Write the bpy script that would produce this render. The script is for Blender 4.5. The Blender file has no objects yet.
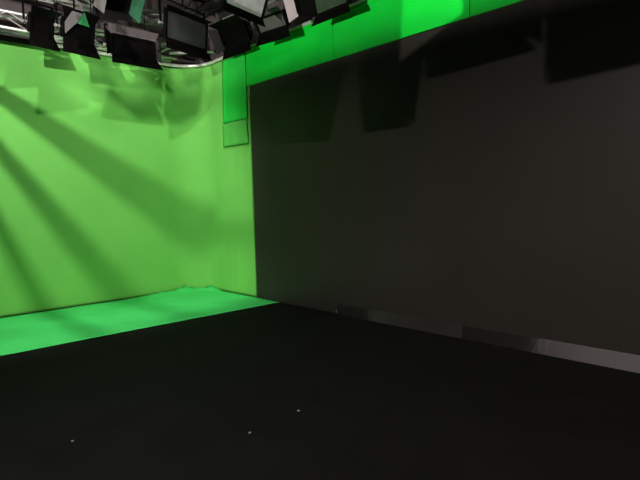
import bpy, bmesh, math, random
from mathutils import Vector, Matrix, noise
random.seed(7)
S = bpy.context.scene
COL = S.collection
R = math.radians

# ------------------------------------------------------------------ camera
cam_d = bpy.data.cameras.new('camera'); cam = bpy.data.objects.new('camera', cam_d); COL.objects.link(cam)
cam_d.sensor_fit = 'HORIZONTAL'; cam_d.sensor_width = 36.0; cam_d.lens = 36.0 * 520 / 640
cam_d.clip_start = 0.05; cam_d.clip_end = 60
xr = Vector((0.68392699, 0.72902359, -0.02772147))       # image right, in the room
yd = Vector((0.03363575, -0.06946713, -0.99701703))      # image down
zf = Vector((-0.72877466, 0.68095442, -0.0720317))       # looking direction
m = Matrix((xr, -yd, -zf)).transposed().to_4x4()
m.translation = Vector((8.7, -5.1, 1.55))
cam.matrix_world = m
S.camera = cam

# ------------------------------------------------------------------ exposure, world
S.view_settings.view_transform = 'Standard'; S.view_settings.look = 'None'
S.view_settings.exposure = 0.0; S.view_settings.gamma = 1.0
S.view_settings.use_curve_mapping = False
W = bpy.data.worlds.new('studio_air'); S.world = W; W.use_nodes = True
W.node_tree.nodes['Background'].inputs[0].default_value = (1, 0.97, 0.94, 1)
W.node_tree.nodes['Background'].inputs[1].default_value = 0.02

# lamp settings used by the fixtures that are switched on  (watts)
KEY_HARD = 270
KEY_FAN = 510
WALL_KEY = 1450
FILL_RIG = 14
FILL_TRUSS = 22
FILL_REAR = 260
FILL_HEADER = 2700
FLOOD = 260
FAN = (3.6, -4.4, 4.05)
STREAK_RODS = ((0.41, -0.29, 0.042), (0.283, -0.41, 0.027), (0.18, -0.46, 0.018))

KICK_LEAN = 12.0

# ------------------------------------------------------------------ materials
def nodes(name):
    mt = bpy.data.materials.new(name); mt.use_nodes = True
    nt = mt.node_tree; b = nt.nodes['Principled BSDF']
    return mt, nt, b
def paint(name, c, rough=0.5, metal=0.0, spec=0.5, var=0.12, scale=8.0, bump=0.0, bscale=200.0):
    mt, nt, b = nodes(name)
    b.inputs['Roughness'].default_value = rough; b.inputs['Metallic'].default_value = metal
    b.inputs['Specular IOR Level'].default_value = spec
    tc = nt.nodes.new('ShaderNodeTexCoord')
    n = nt.nodes.new('ShaderNodeTexNoise'); n.inputs['Scale'].default_value = scale; n.inputs['Detail'].default_value = 5
    nt.links.new(tc.outputs['Object'], n.inputs['Vector'])
    r = nt.nodes.new('ShaderNodeValToRGB')
    r.color_ramp.elements[0].position = 0.3; r.color_ramp.elements[1].position = 0.7
    r.color_ramp.elements[0].color = tuple(x * (1 - var) for x in c) + (1,)
    r.color_ramp.elements[1].color = tuple(min(1, x * (1 + var)) for x in c) + (1,)
    nt.links.new(n.outputs['Fac'], r.inputs['Fac']); nt.links.new(r.outputs['Color'], b.inputs['Base Color'])
    if bump:
        n2 = nt.nodes.new('ShaderNodeTexNoise'); n2.inputs['Scale'].default_value = bscale
        nt.links.new(tc.outputs['Object'], n2.inputs['Vector'])
        bp = nt.nodes.new('ShaderNodeBump'); bp.inputs['Strength'].default_value = bump; bp.inputs['Distance'].default_value = 0.01
        nt.links.new(n2.outputs['Fac'], bp.inputs['Height']); nt.links.new(bp.outputs['Normal'], b.inputs['Normal'])
    return mt
def glow(name, c, strength):
    mt, nt, b = nodes(name)
    b.inputs['Base Color'].default_value = (0.8, 0.8, 0.8, 1)
    b.inputs['Emission Color'].default_value = c + (1,); b.inputs['Emission Strength'].default_value = strength
    return mt
M = {}
M['curtain'] = paint('green_curtain_fabric', (0.175, 0.57, 0.105), 0.85, spec=0.2, var=0.05, scale=1.3, bump=0.15, bscale=260)
M['cloth'] = paint('green_floor_cloth', (0.07, 0.70, 0.16), 0.8, spec=0.2, var=0.05, scale=2.0, bump=0.15, bscale=260)
M['strip'] = paint('bounce_green_strip_cloth', (0.02, 0.60, 0.06), 0.7, spec=0.25, var=0.06, scale=3)  # shade and green bounce at the corner are put into this colour
M['patch'] = paint('dull_green_patch_cloth', (0.10, 0.50, 0.08), 0.8, spec=0.2, var=0.06, scale=3)  # duller step where the bright strip fades into the curtain
M['header'] = paint('green_paint_with_bounce', (0.003, 0.62, 0.04), 0.42, spec=0.35, var=0.07, scale=2.2)  # green light bounced off the curtain is put into the saturated colour
M['black_gloss'] = paint('black_satin_wall_panel', (0.031, 0.027, 0.0235), 0.36, spec=0.16, var=0.1, scale=0.7)
M['kick'] = paint('brushed_dark_metal', (0.26, 0.24, 0.245), 0.17, metal=0.95, var=0.06, scale=3)
M['floor'] = paint('black_studio_carpet', (0.0064, 0.0056, 0.0056), 0.95, spec=0.1, var=0.2, scale=2.2, bump=0.5, bscale=420)
M['ceiling'] = paint('black_ceiling', (0.012, 0.012, 0.012), 0.9, var=0.2)
M['upper'] = paint('brown_grey_upper_wall', (0.075, 0.06, 0.06), 0.9, var=0.15, scale=2)
M['grey_wall'] = paint('warm_grey_studio_wall', (0.16, 0.145, 0.15), 0.85, var=0.12, scale=0.8)
M['tray'] = paint('grey_brown_steel', (0.10, 0.085, 0.082), 0.6, metal=0.2, var=0.15)
M['alu'] = paint('bright_aluminium', (0.80, 0.74, 0.75), 0.33, metal=0.75, var=0.06, scale=20)
M['rail'] = paint('silver_curtain_rail', (0.85, 0.83, 0.79), 0.35, metal=0.35, var=0.15, scale=14)
M['black'] = paint('black_lamp_enamel', (0.0022, 0.002, 0.002), 0.4, spec=0.07, var=0.2, scale=12)
M['black_matt'] = paint('matt_black_steel', (0.0022, 0.002, 0.002), 0.7, spec=0.06, var=0.2, scale=12)
M['brown'] = paint('lit_brown_black_steel', (0.10, 0.082, 0.084), 0.6, var=0.25, scale=9)  # light falling on the upper barn door is put into this brown
M['door_grey'] = paint('grey_inside_of_barn_door', (0.085, 0.08, 0.077), 0.5, var=0.12, scale=9)
M['glass_dark'] = paint('dark_lamp_diffuser', (0.036, 0.041, 0.037), 0.22, var=0.15, scale=5)
M['diffuser'] = paint('pale_lamp_diffuser', (0.88, 0.88, 0.85), 0.35, var=0.25, scale=4)
M['glass_green'] = paint('green_black_diffuser', (0.03, 0.055, 0.03), 0.25, var=0.15, scale=5)
M['tri_green'] = paint('green_sheet', (0.02, 0.16, 0.05), 0.4, var=0.15)  # plain green for the three-cornered sheet on the first lamp
M['door_pink'] = paint('pinkish_grey_steel', (0.45, 0.38, 0.39), 0.5, var=0.12)
M['door_dark'] = paint('dark_grey_steel', (0.07, 0.066, 0.064), 0.55, var=0.15)
M['door_green'] = paint('dark_green_door', (0.008, 0.055, 0.025), 0.4, var=0.15)  # plain dark green for one barn door of the upper lamp
M['blue'] = paint('blue_connector', (0.03, 0.12, 0.45), 0.5)
M['white_tag'] = paint('white_paper', (0.3, 0.29, 0.28), 0.8)
M['lit'] = glow('lit_softlight_face', (1.0, 0.95, 0.9), 6.0)

# ------------------------------------------------------------------ helpers
def obj(name, bm, mat, parent=None, smooth=False, bevel=0.0):
    me = bpy.data.meshes.new(name)
    bmesh.ops.recalc_face_normals(bm, faces=bm.faces[:]) if bm.faces else None
    bm.to_mesh(me); bm.free()
    me.materials.append(M[mat] if isinstance(mat, str) else mat)
    o = bpy.data.objects.new(name, me); COL.objects.link(o)
    if parent: o.parent = parent
    if smooth:
        for p in me.polygons: p.use_smooth = True
    if bevel:
        b = o.modifiers.new('bevel', 'BEVEL'); b.width = bevel; b.segments = 2; b.limit_method = 'ANGLE'
    return o
def link(name, me, parent=None):
    o = bpy.data.objects.new(name, me); COL.objects.link(o)
    if parent: o.parent = parent
    return o
def empty(name, loc, rz=0.0):
    o = bpy.data.objects.new(name, None); COL.objects.link(o)
    o.location = loc; o.rotation_euler = (0, 0, rz); o.empty_display_size = 0.1
    return o
def tag(o, label=None, cat=None, group=None, kind=None):
    if label: o['label'] = label
    if cat: o['category'] = cat
    if group: o['group'] = group
    if kind: o['kind'] = kind
    return o
def hexa(bm, pts):
    """8 points: bottom loop of four, top loop of four."""
    v = [bm.verts.new(p) for p in pts]
    for f in ((3, 2, 1, 0), (4, 5, 6, 7), (0, 1, 5, 4), (1, 2, 6, 5), (2, 3, 7, 6), (3, 0, 4, 7)):
        bm.faces.new([v[i] for i in f])
def box(bm, lo, hi, mat=None):
    x0, y0, z0 = lo; x1, y1, z1 = hi
    p = [(x0, y0, z0), (x1, y0, z0), (x1, y1, z0), (x0, y1, z0), (x0, y0, z1), (x1, y0, z1), (x1, y1, z1), (x0, y1, z1)]
    if mat: p = [mat @ Vector(q) for q in p]
    hexa(bm, p)
def tube(bm, pts, r, n=8, mat=None, cap=True):
    pts = [Vector(p) for p in pts]
    if mat: pts = [mat @ p for p in pts]
    rings = []
    up = Vector((0, 0, 1))
    for i, p in enumerate(pts):
        d = (pts[min(i + 1, len(pts) - 1)] - pts[max(i - 1, 0)]).normalized()
        a = d.cross(up if abs(d.dot(up)) < 0.95 else Vector((1, 0, 0))).normalized(); b = d.cross(a).normalized()
        rings.append([bm.verts.new(p + r * (math.cos(2 * math.pi * k / n) * a + math.sin(2 * math.pi * k / n) * b)) for k in range(n)])
    for i in range(len(rings) - 1):
        for k in range(n):
            bm.faces.new((rings[i][k], rings[i][(k + 1) % n], rings[i + 1][(k + 1) % n], rings[i + 1][k]))
    if cap:
        bm.faces.new(rings[0][::-1]); bm.faces.new(rings[-1])
def plate(bm, quad, t, mat=None):
    """a thin plate from four corners, thickness t along its normal"""
    q = [Vector(p) for p in quad]
    n = (q[1] - q[0]).cross(q[3] - q[0]).normalized() * (t / 2)
    pts = [p - n for p in q] + [p + n for p in q]
    if mat: pts = [mat @ p for p in pts]
    hexa(bm, pts)
def slab(name, lo, hi, mat, parent=None, bevel=0.0):
    bm = bmesh.new(); box(bm, lo, hi); return obj(name, bm, mat, parent, bevel=bevel)

# ------------------------------------------------------------------ the room (x: away from the left wall, y: -away from the right wall)
X1, Y1, HC = 13.0, -11.5, 5.8
tag(slab('floor', (-0.6, Y1, -0.1), (X1, 0.45, 0.0), 'floor'), kind='structure')
tag(slab('ceiling', (-0.6, Y1, HC), (X1, 0.45, HC + 0.1), 'ceiling'), kind='structure')
tag(slab('wall_left', (-0.6, Y1, 0), (-0.2, 0.45, HC), 'upper'), kind='structure')
tag(slab('wall_right', (-0.2, 0.2, 0), (X1, 0.45, HC), 'upper'), kind='structure')
tag(slab('wall_back', (X1, Y1, 0), (X1 + 0.2, 0.45, HC), 'grey_wall'), kind='structure')
tag(slab('wall_front', (-0.6, Y1 - 0.2, 0), (X1 + 0.2, Y1, HC), 'grey_wall'), kind='structure')

# glossy black wall panel standing proud of the right wall, and its green header
PX0 = 1.73
bw = tag(slab('trim_1', (PX0, -0.05, 0.0), (11.0, 0.12, 3.47), 'black_gloss', bevel=0.004),
         'large glossy black wall surface below the green header', kind='structure')
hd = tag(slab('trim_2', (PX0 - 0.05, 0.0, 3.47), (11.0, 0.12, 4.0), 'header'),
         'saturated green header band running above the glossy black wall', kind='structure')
seams = [PX0 - 0.06, 3.67, 5.71, 7.75, 9.8, 11.0]
for i in range(5):
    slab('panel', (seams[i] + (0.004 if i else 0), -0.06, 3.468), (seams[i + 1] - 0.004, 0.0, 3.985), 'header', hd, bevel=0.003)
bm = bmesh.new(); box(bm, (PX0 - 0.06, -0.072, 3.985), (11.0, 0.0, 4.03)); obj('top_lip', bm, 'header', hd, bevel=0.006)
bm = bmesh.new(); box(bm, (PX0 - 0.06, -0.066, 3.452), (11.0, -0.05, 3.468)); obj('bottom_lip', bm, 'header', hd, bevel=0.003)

# kick plates at the foot of the black wall
bb = tag(slab('baseboard_right', (3.67, -0.082, 0.0), (10.95, -0.05, 0.135), 'black_matt'), kind='structure')
for a, b_, w0, w1 in ((3.67, 5.615, 4.10, 4.42), (5.625, 7.6, 6.2, 6.6), (7.61, 9.4, 8.1, 8.4)):
    # thin plates, upright at their left ends then leaning; twist shaped for dark-to-bright reflections
    bm = bmesh.new(); secs = []
    xs = [a, w0] + [w0 + (w1 - w0) * k / 6 for k in range(1, 7)] + [b_]
    for x in xs:
        t = max(0.0, min(1.0, (x - w0) / (w1 - w0))); t = t * t * (3 - 2 * t)
        ty = -0.116 + 0.150 * math.tan(R(0.3 + KICK_LEAN * t))
        secs.append([bm.verts.new((x, -0.118, 0.004)), bm.verts.new((x, ty, 0.152)), bm.verts.new((x, ty + 0.004, 0.152)), bm.verts.new((x, -0.114, 0.004))])
    for p, q in zip(secs[:-1], secs[1:]):
        for k in range(4): bm.faces.new((p[k], q[k], q[(k + 1) % 4], p[(k + 1) % 4]))
    bm.faces.new(secs[0][::-1]); bm.faces.new(secs[-1])
    obj('kick_plate', bm, 'kick', bb)
slab('end_clip', (3.655, -0.11, 0.02), (3.667, -0.085, 0.06), 'alu', bb)

# ------------------------------------------------------------------ green curtain: left wall, round the corner, right wall to the black panel
RC = 0.62
def curtain_path():
    pts = []
    y = -4.5
    while y < -RC - 0.001:
        pts.append((0.0, y)); y += 0.045
    n = 26
    for k in range(n + 1):
        a = math.pi - (math.pi / 2) * k / n
        pts.append((RC + RC * math.cos(a), -RC + RC * math.sin(a)))
    x = RC + 0.04
    while x < PX0 - 0.02:
        pts.append((x, 0.0)); x += 0.045
    pts.append((PX0 - 0.012, 0.0))
    out = []; s = 1.1
    for i, p in enumerate(pts):
        a = Vector(pts[max(i - 1, 0)]); b = Vector(pts[min(i + 1, len(pts) - 1)])
        d = (b - a).normalized()
        if i: s += (Vector(p) - Vector(pts[i - 1])).length
        out.append((p[0], p[1], d.y, -d.x, s))          # normal pointing into the room
    return out
CP = curtain_path()
CZ = 4.02
def sm(a, b, x):
    t = max(0.0, min(1.0, (x - a) / (b - a))); return t * t * (3 - 2 * t)
def wr(s, z):
    """depth of the folds and creases"""
    d = 0.012 * noise.noise(Vector((s * 0.9, z * 0.35, 3.0)))
    d += 0.004 * noise.noise(Vector((s * 5.0, z * 0.5, 9.0)))
    top = sm(2.6, 3.6, z) * sm(2.2, 3.8, s) * (1 - 0.9 * sm(5.5, 5.95, s))
    v = Vector((s * 1.5 + z * 0.9, z * 2.0 - s * 0.5, 1.7))
    d += top * 0.14 * (noise.noise(v)) + top * 0.16 * (noise.voronoi(v * 0.9)[0][0] - 0.4)
    cor = sm(4.7, 5.7, s)
    d += cor * 0.006 * noise.noise(Vector((s * 9.0, z * 0.25, 21.0)))
    return d + 0.03
bm = bmesh.new()
NZ = 84
grid = []
for i, (x, y, nx, ny, s) in enumerate(CP):
    colv = []
    for k in range(NZ + 1):
        z = 0.004 + (CZ - 0.004) * k / NZ
        if k == NZ: z += 0.012 * noise.noise(Vector((s * 2.5, 0, 5)))
        d = wr(s, z)
        if s > CP[-1][4] - 0.35: d = d * 0.6 + 0.01
        colv.append(bm.verts.new((x + nx * d, y + ny * d, z)))
    grid.append(colv)
for i in range(len(grid) - 1):
    for k in range(NZ):
        bm.faces.new((grid[i][k], grid[i + 1][k], grid[i + 1][k + 1], grid[i][k + 1]))
cu = obj('green_screen_curtain', bm, 'curtain', smooth=True)
cu.modifiers.new('cloth', 'SOLIDIFY').thickness = 0.006
tag(cu, 'tall yellowish green chroma key curtain covering the left wall and rounded corner', 'curtain')
# hem along the vertical edge beside the black wall
bm = bmesh.new()
tube(bm, [(PX0 - 0.03, -0.05 + 0.004 * math.sin(z * 3), z) for z in [0.01 + 0.1 * k for k in range(34)]], 0.012, 6)
obj('side_hem', bm, 'curtain', cu, smooth=True)

# rail that carries the curtain
bm = bmesh.new()
tube(bm, [(x + nx * 0.05, y + ny * 0.05, 4.055) for (x, y, nx, ny, s) in CP[::2]], 0.028, 10)
rl = obj('curtain_rail', bm, 'rail', smooth=True)
tag(rl, 'silver curved curtain rail along the top edge of the green curtain', 'rail')
# straight white-green pipe above the header
bm = bmesh.new(); tube(bm, [(PX0 + 0.06, -0.05, 4.06), (11, -0.05, 4.06)], 0.026, 10)
tag(obj('header_pipe', bm, 'rail', smooth=True), 'pale metal pipe lying along the top of the green header', 'pipe')

# bright strip of cloth pinned over the curtain beside the header
def strip_mesh(pts, n=14):
    """pts: left and right (x) and z for stations from top to bottom"""
    bm = bmesh.new(); rows = []
    for (xa, xb, z) in pts:
        row = []
        for k in range(n + 1):
            x = xa + (xb - xa) * k / n
            dd = 0.06 + 0.012 * noise.noise(Vector((x * 7, z * 1.6, 4))) + 0.01 * abs(noise.noise(Vector((x * 4 + z, z * 3, 8))))
            if x < RC:
                c = math.sqrt(max(0.0, RC * RC - (RC - x) ** 2)); yy = -RC + c
            else: yy = 0
            row.append(bm.verts.new((x, yy - dd, z)))
        rows.append(row)
    for a, b in zip(rows[:-1], rows[1:]):
        for k in range(n): bm.faces.new((a[k], a[k + 1], b[k + 1], b[k]))
    return bm
def lerp_st(a, b, n):
    return [tuple(a[j] + (b[j] - a[j]) * k / n for j in range(3)) for k in range(n + 1)]
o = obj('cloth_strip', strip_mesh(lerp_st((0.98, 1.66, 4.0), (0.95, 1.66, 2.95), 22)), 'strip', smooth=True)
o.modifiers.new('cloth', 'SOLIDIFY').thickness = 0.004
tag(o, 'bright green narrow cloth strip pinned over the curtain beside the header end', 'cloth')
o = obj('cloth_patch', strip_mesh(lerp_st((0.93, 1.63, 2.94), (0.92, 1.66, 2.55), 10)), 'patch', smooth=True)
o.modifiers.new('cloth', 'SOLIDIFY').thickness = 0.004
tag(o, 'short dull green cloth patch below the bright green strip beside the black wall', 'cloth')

# ------------------------------------------------------------------ green cloth on the floor
bm = bmesh.new(); rows = []
N1, N2 = 90, 22
for i in range(N1 + 1):
    t = i / N1
    y = -5.4 + (5.4 - 0.056) * t
    row = []
    # back edge follows the curtain foot, front edge is straight to the tip
    xb = 0.07
    if y > -RC: xb = 0.07 + RC - math.sqrt(max(0.0, RC * RC - (y + RC) ** 2))
    xb = min(xb, 1.1)
    xf = 2.33
    for k in range(N2 + 1):
        u = k / N2
        x = xb + (xf - xb) * u
        z = 0.008 + 0.004 * noise.noise(Vector((x * 2, y * 2, 0)))
        lift = max(0.0, 1 - u * 7) * sm(-1.6, -0.6, y)
        z += lift * (0.03 + 0.10 * abs(noise.noise(Vector((y * 9, x * 5, 2)))))
        row.append(bm.verts.new((x, y, max(0.004, z))))
    rows.append(row)
for a, b in zip(rows[:-1], rows[1:]):
    for k in range(N2): bm.faces.new((a[k], a[k + 1], b[k + 1], b[k]))
o = obj('floor_cloth', bm, 'cloth', smooth=True)
o.modifiers.new('cloth', 'SOLIDIFY').thickness = 0.005
tag(o, 'green chroma key cloth spread on the black floor along the curtain foot', 'cloth')

# small white scraps on the black floor
for (x, y, lb) in ((5.07, -4.03, 'tiny white paper scrap on the black floor at lower left'),
                   (5.84, -3.13, 'tiny pale paper scrap on the black floor near the bottom middle'),
                   (5.80, -2.66, 'tiny grey-white paper scrap on the black floor farthest from the camera')):
    bm = bmesh.new()
    v = []
    for k in range(7):
        a = 2 * math.pi * k / 7; r = 0.010 * random.uniform(0.7, 1.3)
        v.append((x + r * math.cos(a), y + r * math.sin(a)))
    lo = [bm.verts.new((p[0], p[1], 0.0005)) for p in v]; hi = [bm.verts.new((p[0], p[1], 0.003 + random.uniform(0, 0.003))) for p in v]
    bm.faces.new(lo[::-1]); bm.faces.new(hi)
    for k in range(7): bm.faces.new((lo[k], lo[(k + 1) % 7], hi[(k + 1) % 7], hi[k]))
    tag(obj('paper_scrap', bm, 'white_tag'), lb, 'paper scrap')

# ------------------------------------------------------------------ rig: pipes, cable tray, trusses
ZP = 4.95                                                   # height of the pipes the lamps hang from
def pipe(a, b, label, r=0.026, rods=(0.15, 0.85)):
    root = empty('lighting_pipe', a); A = Vector(a); B = Vector(b)
    bm = bmesh.new(); tube(bm, [Vector((0, 0, 0)), B - A], r, 10); obj('pipe', bm, 'black_matt', root, smooth=True)
    for t in rods:
        p = (B - A) * t
        bm = bmesh.new(); tube(bm, [p + Vector((0, 0, r)), Vector((p.x, p.y, HC - A.z))], 0.012, 6); obj('hanger_rod', bm, 'black_matt', root)
    return tag(root, label, 'pipe')
pipe((0.9, -7.0, ZP), (0.9, -0.3, ZP), 'black lighting pipe running along the left wall above the curtain')
pipe((1.45, -6.0, ZP + 0.06), (1.45, -0.42, ZP + 0.06), 'black lighting pipe second from the left wall')
pipe((0.5, -0.55, ZP + 0.12), (9.5, -0.55, ZP + 0.12), 'black lighting pipe running along the green header')
pipe((1.9, -1.0, ZP + 0.18), (9.5, -1.0, ZP + 0.18), 'black lighting pipe one step out from the green header')
pipe((2.0, -3.2, ZP), (10.5, -3.2, ZP), 'black lighting pipe over the middle of the black floor')

bm = bmesh.new(); tube(bm, [(0.2, -4.6, 3.99), (0.2, -2.62, 3.99)], 0.04, 10)  # black tube added for the dark band where the rail looks black
tag(obj('dark_band_pipe', bm, 'black_matt', smooth=True), 'thick black pipe added as the dark band along the curtain top under the bright truss', 'pipe')

# cable tray on the upper left wall
bm = bmesh.new(); box(bm, (-0.195, -7.5, 4.46), (-0.06, -1.2, 4.475)); box(bm, (-0.075, -7.5, 4.475), (-0.06, -1.2, 4.59)); box(bm, (-0.195, -7.5, 4.475), (-0.18, -1.2, 4.59))
ct = obj('cable_tray', bm, 'tray'); tag(ct, 'brown-grey steel cable tray fixed to the wall above the curtain', 'cable tray')

def truss(a, b, w, h, label, mat='alu', step=0.42, r=0.022, rod_top=None):
    """box truss: four chords and diagonal braces, each a part"""
    A, B = Vector(a), Vector(b); L = (B - A).length; d = (B - A) / L
    side = d.cross(Vector((0, 0, 1))).normalized()
    root = empty('lattice_truss', a)
    off = [side * (sx * w / 2) + Vector((0, 0, sz * h / 2)) for sx in (-1, 1) for sz in (-1, 1)]
    for q in off:
        bm = bmesh.new(); tube(bm, [q, q + d * L], r, 8); obj('chord', bm, mat, root, smooth=True)
    n = int(L / step)
    def mk(p, q, rr=r * 0.55):
        bm = bmesh.new(); tube(bm, [p, q], rr, 6, cap=False); return obj('brace', bm, mat, root, smooth=True)
    proto = {}
    for k in range(n):
        s0, s1 = d * (k * step), d * ((k + 1) * step)
        for fi, (i, j) in enumerate(((0, 1), (2, 3), (0, 2), (1, 3))):
            up = k % 2 == 0
            key = (fi, up)
            if key not in proto:
                p, q = (off[i] + s0, off[j] + s1) if up else (off[j] + s0, off[i] + s1)
                o = mk(p, q); proto[key] = (o, k)
            else:
                o0, k0 = proto[key]
                o = o0.copy(); COL.objects.link(o); o.location = d * ((k - k0) * step)
    for t in (0.2, 0.8):
        for q in (off[1], off[3]):
            p = q + d * L * t
            bm = bmesh.new(); tube(bm, [p, (p.x, p.y, (rod_top or HC) - a[2])], 0.008, 6); obj('hanger_rod', bm, 'black_matt', root)
    return tag(root, label, 'truss')
truss((0.33, -4.4, 4.18), (0.33, -0.62, 4.18), 0.20, 0.22, 'bright aluminium lattice truss running behind the lamps along the left curtain', rod_top=4.60)
truss((0.33, -4.4, 4.70), (0.33, -0.62, 4.70), 0.18, 0.16, 'slim aluminium lattice truss higher up along the left wall')
truss((-0.1, -0.02, 5.10), (6.6, -0.02, 5.10), 0.22, 0.22, 'grey aluminium lattice truss high in the corner above the lamps', mat='tray')
bm = bmesh.new(); tube(bm, [(0.62, -0.84, 4.08), (1.14, -0.32, 4.08)], 0.022, 8)
tag(obj('brace_pipe', bm, 'alu', smooth=True), 'short bright metal pipe set across the corner under the square lamp', 'pipe')

# ------------------------------------------------------------------ lamps with barn doors
def lamp(kind, loc, yaw, tilt, w, h, depth, zp, label, face='glass_dark', doors=(35, 35, 35, 35), dl=(0.25, 0.25, 0.2, 0.2),
         dmat=('black', 'black', 'black', 'black'), cat='studio lamp', group=None, fins=True, watts=0, size=None, spread=None, hard=None, triangle=None, card=None, yoke_mat='black_matt'):
    """loc: centre of the lamp face; yaw: the way it faces; tilt: degrees down. doors: top, bottom, left, right angle outwards"""
    c = Vector(loc)
    root = empty(kind, (c.x, c.y, zp))
    rot = Matrix.Rotation(yaw, 4, 'Z') @ Matrix.Rotation(tilt, 4, 'Y')      # local: +x faces out, y across, z up
    T = Matrix.Translation((0, 0, c.z - zp)) @ rot
    W2, H2 = w / 2, h / 2
    # housing: rounded back, tapering
    bm = bmesh.new()
    hexa(bm, [T @ Vector(p) for p in ((-depth, -W2 * .72, -H2 * .66), (-depth, W2 * .72, -H2 * .66), (-0.05, W2, -H2), (-0.05, -W2, -H2),
                                      (-depth, -W2 * .72, H2 * .66), (-depth, W2 * .72, H2 * .66), (-0.05, W2, H2), (-0.05, -W2, H2))])
    hs = obj('housing', bm, 'black', root, bevel=0.015)
    if fins:
        for k in range(5):
            yy = -W2 * .6 + k * W2 * .3
            bm = bmesh.new(); box(bm, (-depth - 0.03, yy - 0.006, -H2 * .55), (-depth + 0.004, yy + 0.006, H2 * .55), T); obj('cooling_fin', bm, 'black', hs)
    # front frame
    bm = bmesh.new(); f = 0.028
    for (a, b) in (((-0.05, -W2, H2 - f), (0.012, W2, H2)), ((-0.05, -W2, -H2), (0.012, W2, -H2 + f)),
                   ((-0.05, -W2, -H2 + f), (0.012, -W2 + f, H2 - f)), ((-0.05, W2 - f, -H2 + f), (0.012, W2, H2 - f))):
        box(bm, a, b, T)
    obj('front_frame', bm, 'black', root)
    bm = bmesh.new(); box(bm, (-0.03, -W2 + f, -H2 + f), (-0.012, W2 - f, H2 - f), T)
    obj('diffuser', bm, face, root)
    # barn doors
    def door(p, q, out, ln, ang, mt, i):
        p, q, out = Vector(p), Vector(q), Vector(out)
        a = R(ang); n = Vector((1, 0, 0))
        ext = (n * math.cos(a) + out * math.sin(a)) * ln
        al = (q - p).normalized(); e = 0.05 if ang > 10 else 0
        bm = bmesh.new(); plate(bm, (p, q, q + ext - al * -e, p + ext - al * e), 0.006, T)
        dobj = obj('barn_door', bm, mt, root)
        bm = bmesh.new(); tube(bm, [p + al * 0.03, q - al * 0.03], 0.009, 6, T); obj('hinge', bm, 'black_matt', dobj)
    if doors[0] is not None: door((0.015, -W2, H2), (0.015, W2, H2), (0, 0, 1), dl[0], doors[0], dmat[0], 0)
    if doors[1] is not None: door((0.015, -W2, -H2), (0.015, W2, -H2), (0, 0, -1), dl[1], doors[1], dmat[1], 1)
    if doors[2] is not None: door((0.015, -W2, -H2), (0.015, -W2, H2), (0, -1, 0), dl[2], doors[2], dmat[2], 2)
    if doors[3] is not None: door((0.015, W2, -H2), (0.015, W2, H2), (0, 1, 0), dl[3], doors[3], dmat[3], 3)
    for pts_, nm, mt, lb in (((triangle or []), 'green_triangle', 'tri_green', 'green three-cornered gel sheet'), ((card or []), 'side_flap', 'door_grey', 'grey tilted side flap')):
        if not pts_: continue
        n_ = len(pts_); x0 = 0.05 if nm == 'green_triangle' else 0.07
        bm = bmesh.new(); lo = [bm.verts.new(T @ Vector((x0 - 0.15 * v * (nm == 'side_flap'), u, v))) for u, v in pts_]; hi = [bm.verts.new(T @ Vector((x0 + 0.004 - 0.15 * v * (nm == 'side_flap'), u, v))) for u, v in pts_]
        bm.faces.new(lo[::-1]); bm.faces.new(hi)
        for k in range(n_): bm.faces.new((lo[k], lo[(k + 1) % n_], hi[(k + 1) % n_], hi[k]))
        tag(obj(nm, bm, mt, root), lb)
    # yoke: two arms and a bridge, upright under the pipe
    Ry = Matrix.Rotation(yaw, 4, 'Z'); Ty = Matrix.Translation((0, 0, c.z - zp)) @ Ry
    piv = rot @ Vector((-depth * .45, 0, 0)); 
    bx_ = Vector((math.cos(yaw), math.sin(yaw), 0)); px = piv.dot(bx_); pz = piv.z
    yh = min(H2 + 0.16, zp - c.z - 0.12 - pz) 
    bm = bmesh.new(); yw = W2 + 0.03
    for s in (-1, 1): box(bm, (px - 0.02, s * yw - 0.005, pz - 0.03), (px + 0.02, s * yw + 0.005, pz + yh), Ty)
    box(bm, (px - 0.02, -yw - 0.005, pz + yh - 0.008), (px + 0.02, yw + 0.005, pz + yh), Ty)
    yk = obj('yoke', bm, yoke_mat, root)
    for s in (-1, 1):
        bm = bmesh.new(); tube(bm, [(px, s * (yw - 0.03), pz), (px, s * (yw + 0.035), pz)], 0.022, 8, Ty); obj('knob', bm, 'alu', yk)
    # spigot and clamp
    top = Ty @ Vector((px, 0, pz + yh))
    bm = bmesh.new(); tube(bm, [top, Vector((top.x, top.y, -0.04))], 0.014, 8)
    if abs(top.x) + abs(top.y) > 0.02: tube(bm, [Vector((top.x, top.y, -0.05)), Vector((0, 0, -0.05))], 0.014, 8)
    obj('spigot', bm, 'black_matt', root)
    bm = bmesh.new()
    tube(bm, [(0.048 * math.cos(a), 0.0, 0.048 * math.sin(a)) for a in [R(-100 + 25 * k) for k in range(12)]], 0.012, 6, Ry)
    box(bm, (-0.03, -0.02, -0.07), (0.03, 0.02, -0.045), Ry)
    obj('clamp', bm, 'alu', root)
    # power cable drooping from the back up to the pipe
    bm = bmesh.new()
    p0 = T @ Vector((-depth, W2 * .3, -H2 * .3)); pts = []
    for k in range(11):
        t = k / 10; q = p0.lerp(Vector((0.05, 0.15, -0.02)), t); pts.append(q + Vector((-0.05 * math.sin(math.pi * t), 0.12 * math.sin(math.pi * t), -0.16 * math.sin(math.pi * t))))
    tube(bm, pts, 0.007, 6); obj('power_cable', bm, 'black_matt', root, smooth=True)
    tag(root, label, cat, group)
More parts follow.
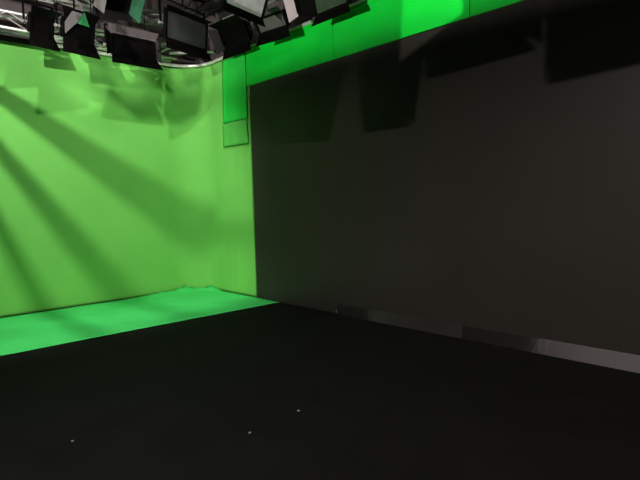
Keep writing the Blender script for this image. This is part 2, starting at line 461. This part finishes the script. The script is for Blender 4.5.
    if watts:
        if hard:
            ld = bpy.data.lights.new('lamp_light', 'SPOT'); ld.spot_size = R(hard[0]); ld.spot_blend = hard[1]; ld.shadow_soft_size = hard[2]
        else:
            ld = bpy.data.lights.new('lamp_light', 'AREA'); ld.shape = 'RECTANGLE'; ld.size = w - 2 * f; ld.size_y = h - 2 * f
            if spread: ld.spread = R(spread)
        ld.energy = watts; ld.color = (1.0, 0.955, 0.90)
        lo = bpy.data.objects.new('lamp_light', ld); COL.objects.link(lo); lo.parent = root
        lo.matrix_local = T @ Matrix.Translation((0.03, 0, 0)) @ Matrix.Rotation(R(-90), 4, 'Y') @ Matrix.Rotation(R(90), 4, 'Z')
    return root
PI = math.pi
# -- row along the left curtain, facing the stage (+x)
lamp('softlight', (0.97, -2.39, 4.05), R(13), R(12), 0.47, 0.28, 0.20, ZP, 'black barn-door lamp with one grey side flap, nearest the left edge of the frame',
     doors=(75, 62, None, None), dl=(0.12, 0.22, 0.24, 0.12), dmat=('black', 'black', 'door_grey', 'black'), face='black', triangle=((-0.06, 0.08), (0.12, 0.07), (0.03, 0.25)),
     card=((-0.25, 0.05), (-0.25, -0.10), (-0.06, 0.10), (0.03, 0.25), (0.0, 0.34), (-0.13, 0.24)))
lamp('softlight', (0.74, -2.80, 4.10), R(14), R(14), 0.34, 0.26, 0.20, ZP, 'small plain black lamp between the bright truss and the grey-flapped lamp',
     doors=(40, 60, None, None), dl=(0.12, 0.20, 0.1, 0.1), face='black')
lamp('softlight', (1.59, -2.14, 4.36), R(0), R(38), 0.48, 0.28, 0.20, ZP + 0.06, 'black barn-door lamp hung above and behind, cut off by the top edge',
     doors=(30, 45, -15, 30), dl=(0.2, 0.12, 0.24, 0.2), dmat=('black', 'black', 'door_grey', 'door_green'), face='black')
lamp('softlight', (0.91, -1.58, 3.98), R(1), R(-2), 0.70, 0.28, 0.24, ZP, 'wide black lamp with brown-grey upper barn door in the middle of the left row',
     doors=(72, 60, 70, 62), dl=(0.13, 0.20, 0.09, 0.08), dmat=('brown', 'black', 'black', 'black'), face='black')
# -- lamps turned towards the corner
lamp('softlight', (1.37, -0.92, 4.24), R(16), R(7), 0.87, 0.44, 0.16, ZP + 0.06, 'square lamp with flat dark grey diffuser facing the stage near the corner',
     doors=(20, 62, None, None), dl=(0.06, 0.16, 0.2, 0.2), face='glass_dark')
lamp('softlight', (3.33, -1.18, 4.12), R(13), R(23), 0.72, 0.42, 0.16, ZP + 0.18, 'square lamp with pale grey diffuser hung in front of the corner',
     doors=(None, 70, None, None), dl=(0.16, 0.07, 0.2, 0.1), face='diffuser')
lamp('softlight', (1.80, -0.36, 4.18), R(-85), R(25), 0.60, 0.30, 0.20, ZP + 0.12, 'small all-black lamp tucked in the corner over the bright green strip',
     yoke_mat='alu', doors=(40, 60, 50, 50), dl=(0.15, 0.16, 0.15, 0.15), face='black')
# -- row along the header, facing away from the right wall (-y)
lamp('softlight', (2.88, -0.48, 4.05), R(-82), R(31), 0.56, 0.22, 0.20, ZP + 0.12, 'black lamp with grey upper flap over the left end of the header',
     yoke_mat='alu', doors=(45, 50, None, None), dl=(0.10, 0.15, 0.2, 0.2), dmat=('door_grey', 'black', 'black', 'black'), face='door_dark')
lamp('softlight', (3.54, -0.42, 4.15), R(-84), R(20), 0.32, 0.26, 0.20, ZP + 0.12, 'black lamp with a pinkish grey side flap, above the header',
     yoke_mat='alu', doors=(60, 50, 50, None), dl=(0.12, 0.1, 0.14, 0.1), dmat=('door_pink', 'black', 'door_pink', 'black'), face='black')
lamp('softlight', (4.05, -0.48, 4.02), R(-90), R(16), 0.58, 0.26, 0.20, ZP + 0.12, 'lamp with dark green-tinged diffuser, rightmost over the header',
     doors=(None, 60, None, None), dl=(0.2, 0.11, 0.2, 0.2), face='glass_green')

# -- unseen lamps further back, some added as fill: only their light and reflections reach the picture
def aim(p, q):
    d = Vector(q) - Vector(p); return math.atan2(d.y, d.x), math.atan2(-d.z, math.hypot(d.x, d.y))
p = (3.6, -2.4, 5.42)
lamp('fresnel_spot', p, *aim(p, (0, -1.6, 1.7)), 0.34, 0.34, 0.30, 5.78, 'lit black spotlight close under the ceiling aimed at the left curtain', face='lit',
     watts=KEY_HARD, hard=(58, 0.35, 0.035), doors=(60, 60, 60, 60))
p = FAN
fan = lamp('fresnel_spot', p, *aim(p, (0, -3.6, 2.4)), 0.34, 0.34, 0.30, ZP, 'lit black spotlight beside the far left end of the curtain', face='lit',
     watts=KEY_FAN, hard=(112, 0.4, 0.02), doors=(70, 70, 70, 70))
for (dy, dz, ar) in STREAK_RODS:  # invented rods out of view, there only to shade streaks onto the curtain
    bm = bmesh.new(); tube(bm, [(-0.33, dy, FAN[2] - ZP + dz), (-1.95, dy, FAN[2] - ZP + dz)], ar, 8)
    tube(bm, [(-0.33, dy, FAN[2] - ZP + dz), (0.05, dy * 0.45, FAN[2] - ZP + dz * 0.45)], 0.01, 6)
    obj('streak_rod', bm, 'black_matt', fan, smooth=True)
quad = [(0.524, -0.122), (0.796, -0.018), (0.95, -0.02), (0.90, -0.19), (0.80, -0.215), (0.69, -0.20), (0.64, -0.21)]  # added card, outline shaped after the shadow it throws on the curtain
bm = bmesh.new(); lo = [bm.verts.new((-0.72, u, FAN[2] - ZP + v)) for u, v in quad]; hi = [bm.verts.new((-0.724, u, FAN[2] - ZP + v)) for u, v in quad]
bm.faces.new(lo); bm.faces.new(hi[::-1])
for k in range(len(quad)): bm.faces.new((lo[k], lo[(k + 1) % len(quad)], hi[(k + 1) % len(quad)], hi[k]))
tube(bm, [(-0.72, 0.7, FAN[2] - ZP - 0.08), (0.0, 0.2, -0.02)], 0.008, 6)
obj('shadow_card', bm, 'black_matt', fan)
p = (9.8, -7.4, 4.6)  # unseen fill light added to brighten the lamp fronts
lamp('softlight', p, *aim(p, (1.8, -1.5, 4.1)), 0.9, 0.6, 0.22, ZP + 0.3, 'added fill softlight behind the camera facing the lamps in the green corner', face='lit', watts=FILL_RIG, spread=36)
p = (1.6, -3.6, 5.25)  # unseen spot added to brighten the trusses and upper wall
lamp('fresnel_spot', p, *aim(p, (0.35, -1.1, 4.65)), 0.26, 0.26, 0.24, 5.75, 'small added fill spotlight high above the left row of lamps', face='lit', watts=FILL_TRUSS, hard=(75, 0.5, 0.02), doors=(50, 10, 50, 50), dl=(0.12, 0.2, 0.15, 0.15))
p = (7.8, -6.8, 4.6)
lamp('fresnel_spot', p, *aim(p, (5.0, 0, 1.0)), 0.34, 0.34, 0.30, ZP, 'lit black spotlight behind the camera aimed at the black wall', face='lit', watts=WALL_KEY, hard=(130, 0.4, 0.045), doors=(-33.4, 50, 60, -19))
p = (5.4, -9.2, 1.3)  # added spot in place of light bounced onto the header
lamp('fresnel_spot', p, *aim(p, (4.0, 0, 4.03)), 0.34, 0.34, 0.30, ZP, 'added spotlight low at the rear, standing in for bounce on the green header', face='lit', watts=FILL_HEADER, hard=(70, 0.4, 0.006), doors=(50, -40, 60, -22))
p = (4.0, -8.2, 4.3)  # added to light the rear wall for the kick plate reflections
lamp('softlight', p, *aim(p, (4.0, -11.5, 2.4)), 0.9, 0.5, 0.22, ZP, 'added softlight at the rear brightening the wall mirrored in the kick plates', face='lit', watts=FILL_REAR)
p = (6.6, -2.0, 4.95)
lamp('profile_spot', p, *aim(p, (5.25, 0, 3.62)), 0.26, 0.26, 0.42, 5.5, 'lit slim spotlight aimed at the green header', face='lit', watts=FLOOD, hard=(30, 0.1, 0.003), doors=(-18.5, -20.5, -19, -17.5), dl=(0.3, 0.3, 0.3, 0.3))
for (x, z, yw, tl, w, h, lb) in ((5.20, 3.72, 80, 30, 0.66, 0.40, 'black switched-off lamp over the stage, nearest the curtain'),
                             (6.08, 3.78, 90, 30, 0.30, 0.52, 'tall narrow switched-off lamp over the middle of the stage'),
                             (6.72, 3.96, 98, 30, 0.56, 0.34, 'black switched-off lamp over the stage, next to the tall narrow one'),
                             (7.50, 3.84, 98, 35, 0.66, 0.40, 'black switched-off lamp over the stage, nearest the camera')):
    lamp('softlight', (x, -3.2, z), R(yw), R(tl), w, h, 0.22, ZP, lb, face='glass_dark', doors=(30, 20, 45, 30), dl=(0.15, 0.15, 0.12, 0.12))
